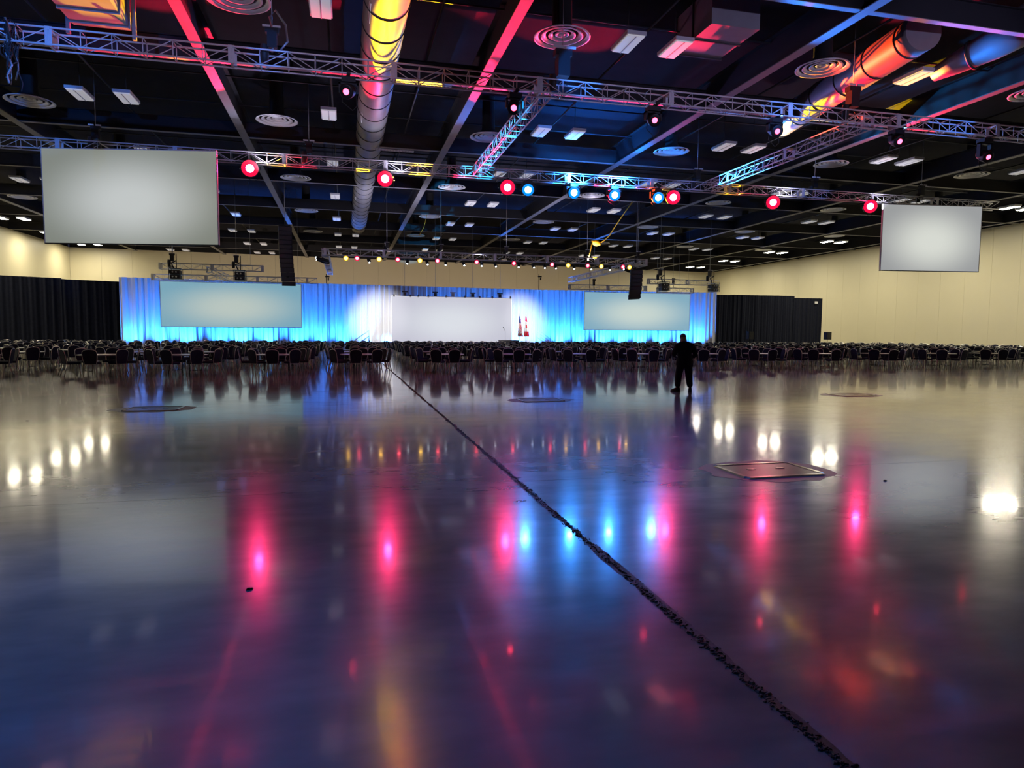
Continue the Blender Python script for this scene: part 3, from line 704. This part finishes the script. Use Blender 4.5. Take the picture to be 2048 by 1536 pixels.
for k, (x, z, lab) in enumerate(((-12.2, 5.75, 'left end of the left lower rig truss'), (-4.15, 5.65, 'right of the left line array'), (20.3, 5.6, 'left of the right line array'), (27.6, 5.85, 'between the right projector stacks'))):
    t = thing('rig_clamp', 'small dark rigging motor and hook at the %s' % lab, 'rigging', (x, 53.2, z), 0)
    b = MB(); b.box((0, 0, .2), (.16, .16, .4)); b.box((.02, 0, .48), (.26, .12, .14)); part('motor', b, 'black', t)
    b = MB(); b.tube([(0, 0, .5), (0, 0, DECK-z-.02)], .008, 4); part('wire', b, 'wire', t)
    b = MB(); b.tube([(0, 0, .05), (.04, 0, -.25)], .03, 5); part('hook', b, 'black', t)

# centre screen rigging: pick-ups on wires and small clip lights along its top edge
for k, px_ in enumerate((4.85, 7.4, 8.9, 10.62, 13.0)):
    t = thing('screen_pickup', 'small dark pick-up bracket above the centre screen, %s from the left' % ORD[k], 'bracket', (px_, 56.6, 4.63), 0, 'brackets above the centre screen')
    b = MB(); b.box((0, 0, .14), (.24, .14, .28)); part('post', b, 'black' if k != 2 else 'wire', t)
    b = MB(); b.box((0, 0, .34), (.46, .12, .09)); part('cross_arm', b, 'black' if k != 2 else 'wire', t)
    if k != 2:
        b = MB(); b.tube([(0, 0, .38), (0, 0, DECK-4.65)], .012, 4); part('wire', b, 'wire', t)
for k, px_ in enumerate((3.95, 5.3, 5.95, 6.8, 8.3, 9.9, 11.2, 12.3, 13.9)):
    t = thing('clip_light', 'tiny clip light on the top edge of the centre screen, %s from the left' % ORD[k], 'stage light', (px_, 56.46, 4.62), 0, 'clip lights on the centre screen')
    b = MB(); b.lathe([(.001, 0.12), (.05, .11), (.08, -.06), (.07, -.08)], 10, (0, .6, 1)); part('can', b, 'wire', t)
    b = MB(); b.disc(.06, -.07, 10, (0, .6, 1)); part('lens', b, 'white', t)
# poles that carry the drape line beyond the side trusses
for k, (x, y, z0, z1, lab) in enumerate(((-1.5, 59.2, 0, 6.45, 'behind the left receding truss'), (17.6, 60.4, 0, 7.05, 'at the far end of the right receding truss'), (22.6, 60.3, 0, 8.5, 'crossing the right receding truss'))):
    t = thing('rig_pole', 'thin dark vertical pole %s' % lab, 'pole', (x, y, z0))
    b = MB(); b.tube([(0, 0, 0), (0, 0, z1-z0)], .035, 6); part('shaft', b, 'black', t)
    b = MB(); b.box((.08, 0, z1-z0-.2), (.35, .1, .1)); b.box((.16, 0, z1-z0-.4), (.12, .1, .25)); part('bracket', b, 'black', t)

# yellow webbing sling
t = thing('yellow_sling', 'bright yellow webbing sling hanging above the stage truss', 'sling', (16.6, 43.8, 7.85))
b = MB(); b.tube([(-.5, -.4, -1.25), (-.30, -.2, -.75), (-.2, -.1, -.45), (-.06, 0, .05)], .05, 6); part('tail', b, 'rope', t)
b = MB(); b.lathe([(.02, -.32), (.20, -.1), (.22, .12), (.05, .36)], 10, (1, 0, -.35), (.2, 0, -.02)); part('bunched_cloth', b, 'rope', t)
b = MB(); b.tube([(.4, 0, -.1), (.8, 0, .15), (1.2, 0, .5), (1.45, -.2, 1.0), (1.9, -.8, 1.9), (2.3, -1.3, 2.64)], .035, 6); part('strap', b, 'rope', t)
lamp('SPOT', pars['y4'], (16.2, 42.3, 6.3), (16.8, 43.8, 7.85), YEL, 500, 28, .6, .05)
b = MB(); b.tube([(6.1, 51.35, 10.48), (5.98, 51.3, 10.0), (5.85, 51.3, 9.5), (5.5, 51.3, 8.9)], .018, 5); o = part('loose_strap', b, 'rope', None); tag(o, 'thin pale strap dangling below the ceiling near the middle', 'strap')
# drop wires
for k, (x, y, z0) in enumerate(((2.6, YS, 6.8), (6.0, YS, 6.8), (10.3, YS, 6.8), (15.9, YS, 6.8), (19.6, YS, 6.8))):
    hoist(x, y, z0, 'small chain hoist on the far stage truss, %s from the left' % ORD[k], .7)

# ------------------------------------------------------------------ stage, stairs, flags
t = thing('stage_platform', 'low grey stage platform with pale skirt under the centre screen', 'stage', (9.0, 56.6, 0))
b = MB(); b.box((0, 0, .72), (14.0, 3.2, .10)); part('deck', b, 'stage', t)
b = MB(); b.box((0, -1.56, .335), (14.0, .04, .67)); part('skirt', b, 'skirt', t)
for s in (-1, 1):
    b = MB(); b.box((6.98*s, 0, .335), (.04, 3.1, .67)); part('skirt', b, 'skirt', t)
def stairs(x, y, label, side_):
    t = thing('stage_steps', label, 'steps', (x, y, 0))
    for k in range(4):
        b = MB(); b.box((side_*(.3*k), 0, .76-.19*k-.02), (.32, 1.2, .04)); part('tread', b, 'stage', t)
    for yy in (-.6, .6):
        b = MB(); b.tube([(side_*1.05, yy, 0.0), (side_*1.0, yy, .95), (-.1*side_, yy, 1.72), (-.1*side_, yy, .8)], .022, 6); part('handrail', b, 'rail', t)
        b = MB(); b.tube([(side_*1.0, yy, .5), (-.1*side_, yy, 1.25)], .018, 6); part('midrail', b, 'rail', t)
        b = MB(); b.box((side_*.45, yy*.96, .30), (1.25, .03, .10), Matrix.Rotation(side_*.56, 3, 'Y')); part('stringer', b, 'rail', t)
stairs(1.75, 55.2, 'small metal steps with handrails at the left end of the stage', -1)
stairs(16.2, 55.2, 'small metal steps with handrails at the right end of the stage', 1)
def flag(x, y, label, kind):
    t = thing('flag', label, 'flag', (x, y, .77))
    b = MB(); b.tube([(0, 0, 0), (0, 0, 2.35)], .018, 6); part('pole', b, 'rail', t)
    b = MB(); b.lathe([(.16, 0), (.15, .04), (.03, .06)], 12); part('stand', b, 'rail', t)
    b = MB(); b.lathe([(.001, 2.48), (.03, 2.42), (.02, 2.35)], 8); part('finial', b, 'rail', t)
    rows, n = 24, 12; vs = []; fs = []; mi = []
    for r in range(rows+1):
        v = r/rows; z = 2.28 - 1.75*v
        wd = .10 + .34*v**.8
        for k in range(n+1):
            u = k/n; vs.append((-.02 + (u-.35)*wd, .05*math.sin(u*15+v*2)*(0.4+v) - .03, z - .10*u*(1-v)))
    b = MB()
    for r in range(rows):
        for k in range(n):
            v = (r+.5)/rows; u = (k+.5)/n
            if kind == 'stripes': m = 2 if v < .32 and u < .8 else (0 if int((v*1.6+u*.9)*9) % 2 else 1)
            else: m = 0 if v < .27 or v > .74 or (abs(v-.5) < .07 and abs(u-.5) < .22) else 1
            b.add([vs[r*(n+1)+k], vs[r*(n+1)+k+1], vs[(r+1)*(n+1)+k+1], vs[(r+1)*(n+1)+k]], [(0, 3, 2, 1)], True, m)
    part('cloth', b, ('flagred', 'flagwhite', 'flagblue'), t)
flag(14.45, 55.3, 'furled flag with stripes and blue canton right of the centre screen', 'stripes')
flag(15.05, 55.5, 'furled red and white flag standing right of the striped flag', 'bars')
for k, (x, lab) in enumerate(((12.95, 'left'), (13.85, 'right'))):
    t = thing('confidence_monitor', 'tilted grey floor monitor seen from behind, %s one below the flags' % lab, 'monitor', (x*.945, 52.0, 0))
    b = MB(); b.box((0, 0, .78), (.85, .07, .5), Matrix.Rotation(.35, 3, 'X')); part('back', b, 'stage', t)
    for s in (-.3, .3):
        b = MB(); b.tube([(s, -.2, 0), (s+.05, 0, .7)], .02, 5); part('stand_leg', b, 'rail', t)
        b = MB(); b.tube([(s, .3, 0), (s+.05, 0, .7)], .02, 5); part('stand_leg', b, 'rail', t)
def mic(x, y, label):
    t = thing('microphone_stand', label, 'microphone', (x, y, .77))
    b = MB(); b.tube([(0, 0, 0), (0, 0, .95), (-.12, 0, 1.2)], .012, 5); part('pole', b, 'black', t)
    b = MB(); b.lathe([(.14, 0), (.13, .02), (.02, .04)], 10); part('base', b, 'black', t)
    b = MB(); b.lathe([(.001, -.05), (.03, -.03), (.02, .12)], 8, (-.4, 0, 1), (-.15, 0, 1.22)); part('capsule', b, 'black', t)
mic(13.2, 55.4, 'thin microphone stand beside the striped flag')
# loudspeakers on stands
for k, (x, y, lab, bl) in enumerate(((37.55, 46.0, 'black loudspeaker on a stand against the cream right wall', 0), (30.5, 46.0, 'black loudspeaker on a stand in front of the right black drapes', 1))):
    t = thing('stand_loudspeaker', lab, 'loudspeaker', (x, y, 0))
    b = MB(); b.tube([(0, 0, 0.25), (0, 0, 1.25)], .02, 6); part('stand_pole', b, 'black', t)
    for q in range(3):
        b = MB(); a = q*2.09; b.tube([(0, 0, .45), (.45*math.cos(a), .45*math.sin(a), 0.01)], .015, 5); part('stand_leg', b, 'black', t)
    b = MB(); b.box((0, 0, 1.53), (.44, .38, .60)); cb = part('cabinet', b, 'grille', t)
    b = MB(); b.box((0, -.2, 1.53), (.38, .02, .54)); part('grille', b, 'black', cb)

# ------------------------------------------------------------------ tables and chairs
def outline_back():
    pts = [(-.17, .44), (-.205, .60), (-.222, .79)]
    for k in range(1, 8):
        a = PI - PI*k/8; c, q = math.cos(a), math.sin(a); pts.append((.222*math.copysign(abs(c)**.75, c), .79 + .155*q**.75))
    pts += [(.222, .79), (.205, .60), (.17, .44)]
    return pts
OUT = outline_back(); TILT = math.tan(math.radians(11))
def tilt(p): return (p[0], p[1] - TILT*(p[2]-.44), p[2])
def chair_parts(lo=False):
    P = {}
    b = MB()
    sq = [(-.20, -.19), (.20, -.19), (.225, .17), (.18, .23), (-.18, .23), (-.225, .17)]
    n = len(sq); vs = [(x*.93, y*.93, .425) for x, y in sq] + [(x, y, .45) for x, y in sq] + [(x, y, .485) for x, y in sq] + [(x*.85, y*.85, .505) for x, y in sq]
    fs = [tuple(range(n-1, -1, -1))] + [(l*n+k, l*n+(k+1) % n, (l+1)*n+(k+1) % n, (l+1)*n+k) for l in range(3) for k in range(n)] + [tuple(3*n+k for k in range(n))]
    b.add(vs, fs, False); P['seat'] = b
    b = MB(); o = OUT[::2] if lo else OUT; b.prism(o, -.225, -.175); b.v = [tilt(v) for v in b.v]; P['backrest'] = b
    b = MB(); b.tube([tilt((x*1.04, -.2, z + (.012 if z > .80 else 0))) for x, z in o], .0125, 4 if lo else 5, False); P['back_frame'] = b
    legs = [[(-.19, .17, .44), (-.205, .21, 0)], [(.19, .17, .44), (.205, .21, 0)], [(-.17, -.19, .44), (-.215, -.31, 0)], [(.17, -.19, .44), (.215, -.31, 0)]]
    P['leg'] = []
    for l in legs:
        b = MB(); b.tube(l, .0155, 4, not lo); P['leg'].append(b)
    b = MB(); b.tube([(-.17, -.19, .43), (.17, -.19, .43)], .0115, 4, not lo); P['stretcher'] = b
    return P
CP = chair_parts()
CM = {k: (v.mesh(k, 'fabric' if k in ('seat', 'backrest') else 'frame') if k != 'leg' else [m.mesh('leg', 'frame') for m in v]) for k, v in CP.items()}
CL = chair_parts(True)
lov, lof, lomi = [], [], []
for k, v in CL.items():
    for m in (v if isinstance(v, list) else [v]):
        o = len(lov); lov += m.v; lof += [tuple(i+o for i in f) for f in m.f]; lomi += [0 if k in ('seat', 'backrest') else 1]*len(m.f)
LOV = np.array(lov)
# tables
tb = MB(); tb.disc(.755, .748, 32); tb.lathe([(.755, .748), (.762, .742), (.762, .722), (.75, .716), (.02, .716)], 32); TTOP = tb.mesh('table_top', 'tabletop')
eb = MB(); eb.lathe([(.764, .741), (.770, .738), (.770, .724), (.764, .721)], 32); TEDGE = eb.mesh('edge_band', 'tedge')
lg = []
for s in (-1, 1):
    b = MB(); b.tube([(s*.42, -.28, .715), (s*.48, -.34, .01)], .016, 5); b.tube([(s*.42, .28, .715), (s*.48, .34, .01)], .016, 5)
    b.tube([(s*.47, -.33, .16), (s*.47, .33, .16)], .012, 5); b.tube([(s*.42, -.28, .70), (s*.42, .28, .70)], .012, 5); lg.append(b.mesh('leg_frame', 'tleg'))
COLS = [-25.2, -22.0, -18.8, -15.6, -12.46, -8.66, -5.73, -2.55, .46, 4.06, 6.89, 9.77, 12.6, 15.68, 18.69, 21.8, 25.14, 28.6, 32.0, 35.2, 38.4, 41.6, 44.8, 48.0]
ROWY = [27.25 + 3.3*k for k in range(8)]
SIDES = ['near', 'near right', 'right', 'far right', 'far', 'far left', 'left', 'near left']
rest_v, rest_f, rest_mi = [], [], []
tabs = []
for r, y in enumerate(ROWY):
    for c, x in enumerate(COLS):
        if not inview((x, y, .7), 75): continue
        tabs.append((r, c, x + random.uniform(-.12, .12), y + random.uniform(-.15, .15)))
nch = 0; LIM = 300
for (r, c, x, y) in tabs:
    if c <= 8: col = '%s table left of the centre aisle' % ORD[8-c]
    else: col = '%s table right of the centre aisle' % ORD[c-9]
    row = 'front row' if r == 0 else '%s row' % ORD[r]
    t = thing('round_table', 'round pale-topped folding table, %s, %s' % (row, col), 'table', (x, y, 0), random.uniform(0, PI), 'round tables')
    put('table_top', TTOP, t); put('edge_band', TEDGE, t)
    for m in lg: put('leg_frame', m, t)
    a0 = random.uniform(-.16, .16) + (.18 if c % 2 else -.1)
    for q in range(8):
        a = -PI/2 + a0 + q*PI/4 + random.uniform(-.10, .10); rad = random.uniform(.86, 1.06)
        cx, cy = x + rad*math.cos(a), y + rad*math.sin(a); rz = a + PI/2 + random.uniform(-.22, .22)
        if nch < LIM and inview((cx, cy, .5), 15):
            nch += 1
            ch = thing('banquet_chair', 'dark banquet chair, %s side, %s, %s' % (SIDES[q], row, col), 'chair', (cx, cy, 0), rz, 'banquet chairs at the round tables')
            for k in ('seat', 'backrest', 'back_frame', 'stretcher'): put(k, CM[k], ch)
            for m in CM['leg']: put('leg', m, ch)
        else:
            cs, sn = math.cos(rz), math.sin(rz)
            o = sum(len(v) for v in rest_v)
            V = np.stack([LOV[:, 0]*cs - LOV[:, 1]*sn + cx, LOV[:, 0]*sn + LOV[:, 1]*cs + cy, LOV[:, 2]], -1)
            rest_v.append(V); rest_f += [tuple(i+o for i in f) for f in lof]; rest_mi += lomi
m = bpy.data.meshes.new('distant_chairs'); m.from_pydata(np.concatenate(rest_v).tolist(), [], rest_f); m.materials.append(MT['fabric']); m.materials.append(MT['frame'])
m.polygons.foreach_set('material_index', rest_mi); m.update()
o = put('distant_chairs', m); tag(o, 'dense mass of dark banquet chairs in the rows further back', 'chairs', None, 'stuff')

# ------------------------------------------------------------------ floor boxes and bits on the floor
def floor_box(x, y, label, big):
    t = thing('floor_box', label, 'floor box', (x, y, 0), 0, 'floor boxes')
    b = MB(); n = 30; pts = []
    rg = random.Random(int(x*10)); 
    vs = [(0, 0, .003)] + [((.98 + .10*rg.uniform(-1, 1))*.85*math.cos(2*PI*k/n), (.98 + .10*rg.uniform(-1, 1))*.62*math.sin(2*PI*k/n), .002) for k in range(n)]
    b.add(vs, [(0, 1+k, 1+(k+1) % n) for k in range(n)], True); part('patched_surround', b, 'patch', t)
    b = MB(); b.box((0, 0, .006), (.96, .66, .012)); part('lid', b, 'plate', t)
    for (cx, cy, sx, sy) in ((0, -.36, 1.04, .06), (0, .36, 1.04, .06), (-.51, 0, .05, .66), (.51, 0, .05, .66)):
        b = MB(); b.box((cx, cy, .009), (sx, sy, .018), None, 0, .93); part('rim', b, 'plate_rim', t)
    for s in (-.2, .2):
        b = MB(); b.box((s, .05, .014), (.10, .05, .01)); part('lift_handle', b, 'plate_rim', t)
floor_box(4.95, 7.0, 'large metal floor box lid with shiny rim, right of the floor joint, nearest', 1)
floor_box(4.6, 15.6, 'flat dark floor box lid near the chairs, just right of the floor joint', 0)
floor_box(13.4, 15.4, 'flat dark floor box lid on the right half of the floor', 0)
floor_box(-3.9, 15.3, 'flat dark floor box lid on the left half of the floor', 0)
for k, (x, y, lab) in enumerate(((16.1, 18.5, 'tiny dark scrap on the right floor near the chairs'), (20.15, 17.8, 'tiny dark scrap on the far right floor'), (5.9, 6.2, 'tiny dark scrap right of the nearest floor box'), (-.62, 4.43, 'small dark chip on the floor at lower left'), (-5.59, 13.7, 'tiny dark scrap on the far left floor'))):
    b = MB(); b.box((0, 0, .006), (.032, .022, .012), Matrix.Rotation(k, 3, 'Z'), 0, .5); b.box((.018, .006, .005), (.02, .02, .01), None, 0, .5)
    tag(part('floor_scrap', b, 'black', None, (x, y, 0)), lab, 'scrap')

# ------------------------------------------------------------------ the man standing on the floor
def build_person(loc, rz):
    J = [  # name, position, radius (x,y), parent
        ('pelvis', (0, 0, .86), (.185, .14), None), ('waist', (0, .0, 1.0), (.21, .16), 0), ('chest', (0, .01, 1.18), (.245, .17), 1),
        ('upper', (0, .02, 1.30), (.17, .115), 2), ('neck', (-.012, .035, 1.425), (.055, .06), 3), ('jaw', (-.024, .062, 1.475), (.070, .086), 4), ('skull', (-.030, .072, 1.545), (.084, .102), 5), ('crown', (-.034, .076, 1.612), (.062, .078), 6),
        ('lsh', (-.21, .01, 1.28), (.105, .105), 3), ('lel', (-.325, -.03, 1.06), (.085, .085), 8), ('lwr', (-.26, .17, 1.03), (.056, .056), 9), ('lpalm', (-.22, .25, 1.05), (.044, .03), 10),
        ('rsh', (.21, .01, 1.28), (.105, .105), 3), ('rel', (.315, -.05, 1.05), (.085, .085), 12), ('rwr', (.235, .13, .975), (.056, .056), 13), ('rpalm', (.19, .21, .965), (.044, .03), 14),
        ('lhip', (-.105, 0, .76), (.128, .135), 0), ('lkn', (-.155, .03, .44), (.098, .105), 16), ('lan', (-.185, -.01, .10), (.078, .085), 17),
        ('rhip', (.105, 0, .76), (.128, .135), 0), ('rkn', (.150, .02, .44), (.098, .105), 19), ('ran', (.180, -.02, .10), (.078, .085), 20)]
    V = [j[1] for j in J]; Rr = [j[2] for j in J]; Ed = [(i, j[3]) for i, j in enumerate(J) if j[3] is not None]
    for pi, sx in ((11, 1), (15, -1)):               # five fingers on each hand
        px, py, pz = V[pi]
        for k in range(5):
            if k == 4: pts = [(px + sx*.03, py + .0, pz + .02), (px + sx*.055, py + .03, pz + .035)]; rr = .0095
            else:
                o = (-.027 + .018*k); ln = (.030, .036, .034, .026)[k]
                pts = [(px + sx*.012, py + .04, pz + o), (px + sx*.03, py + .04 + ln, pz + o), (px + sx*.055, py + .035 + ln, pz + o)]; rr = .0085
            prev = pi
            for p in pts:
                V.append(p); Rr.append((rr, rr)); Ed.append((len(V)-1, prev)); prev = len(V)-1
    me = bpy.data.meshes.new('body'); me.from_pydata(V, Ed, []); ob = bpy.data.objects.new('body_tmp', me); COL.objects.link(ob)
    md = ob.modifiers.new('skin', 'SKIN'); md.use_smooth_shade = True
    for i, r in enumerate(Rr): me.skin_vertices[0].data[i].radius = r
    me.skin_vertices[0].data[0].use_root = True
    sd = ob.modifiers.new('sub', 'SUBSURF'); sd.levels = 2; sd.render_levels = 2
    dg = bpy.context.evaluated_depsgraph_get(); ev = bpy.data.meshes.new_from_object(ob.evaluated_get(dg)); ev.name = 'body'
    bpy.data.objects.remove(ob)
    ev.materials.clear()
    for k in ('jacket', 'skin'): ev.materials.append(MT[k])
    for p in ev.polygons:
        c = p.center
        hand = min((Vector(c)-Vector(V[11])).length, (Vector(c)-Vector(V[15])).length) < .085 or c.y > .235
        p.material_index = 1 if c.z > 1.425 or hand else 0
        p.use_smooth = True
    t = thing('person', 'man in dark uniform jacket and trousers standing with his back turned', 'person', loc, rz)
    put('body', ev, t)
    hx, hy, hz = -.031, .072, 1.56
    b = MB(); vs = []; n, mrow = 16, 7
    for r in range(mrow+1):
        ph = PI*.56*r/mrow
        for k in range(n):
            a = 2*PI*k/n; front = max(0, math.sin(a)); lim = ph*(1-.42*front)
            vs.append((hx + .083*math.sin(lim)*math.cos(a), hy + .102*math.sin(lim)*math.sin(a), hz + .088*math.cos(lim)))
    b.add(vs, [(r*n+k, (r+1)*n+k, (r+1)*n+(k+1) % n, r*n+(k+1) % n) for r in range(mrow) for k in range(n)], True); part('hair', b, 'hair', t)
    for s in (-1, 1):
        b = MB(); b.lathe([(.001, -.012), (.018, -.01), (.028, 0), (.02, .01)], 10, (s, -.3, 0), (hx+s*.082, hy-.005, hz-.03)); part('ear', b, 'skin', t)
        b = MB(); b.lathe([(.001, .012), (.011, .008), (.012, 0)], 8, (0, 1, 0), (hx+s*.032, hy+.092, hz-.03)); part('eye', b, 'black', t)
    b = MB(); b.box((hx, hy+.104, hz-.055), (.025, .035, .05), None, 0, .5); part('nose', b, 'skin', t)
    b = MB(); b.box((hx, hy+.085, hz-.095), (.05, .02, .012)); part('mouth', b, 'skin', t)
    b = MB(); b.lathe([(.195, .83), (.205, .86), (.20, .895)], 20); b.v = [(x, y*.78, z) for x, y, z in b.v]; part('belt', b, 'boots', t)
    b = MB(); b.lathe([(.10, 1.35), (.095, 1.385), (.078, 1.43), (.065, 1.42)], 16, None, (-.005, .045, 0)); part('collar', b, 'jacket', t)
    b = MB(); b.box((.20, -.02, .80), (.07, .10, .18)); part('belt_pouch', b, 'boots', t)
    def boot(x, y, a):
        b = MB(); R = Matrix.Rotation(a, 3, 'Z')
        prof = [(-.075, .044, .0, .115), (-.03, .05, .0, .15), (.04, .05, .0, .12), (.11, .052, .0, .085), (.17, .048, .0, .06), (.205, .025, .0, .035)]
        vs = []
        for yy, hw, z0, z1 in prof:
            for q in ((-hw, z0), (hw, z0), (hw*.96, z0+.5*(z1-z0)), (hw*.6, z1), (-hw*.6, z1), (-hw*.96, z0+.5*(z1-z0))):
                vs.append(R @ Vector((q[0], yy, q[1])) + Vector((x, y, 0)))
        nn = 6; fs = [(i*nn+k, i*nn+(k+1) % nn, (i+1)*nn+(k+1) % nn, (i+1)*nn+k) for i in range(len(prof)-1) for k in range(nn)]
        fs += [tuple(range(nn-1, -1, -1)), tuple((len(prof)-1)*nn+k for k in range(nn))]
        b.add(vs, fs, True); part('boot', b, 'boots', t)
    boot(-.185, -.01, .85); boot(.18, -.02, -.25)
    b = MB(); b.lathe([(.235, .74), (.242, .76), (.225, .95)], 24); b.v = [(x, y*.74, z) for x, y, z in b.v]; part('jacket_hem', b, 'jacket', t)
    return t
build_person((9.33, 17.2, 0), -.2445*.7)
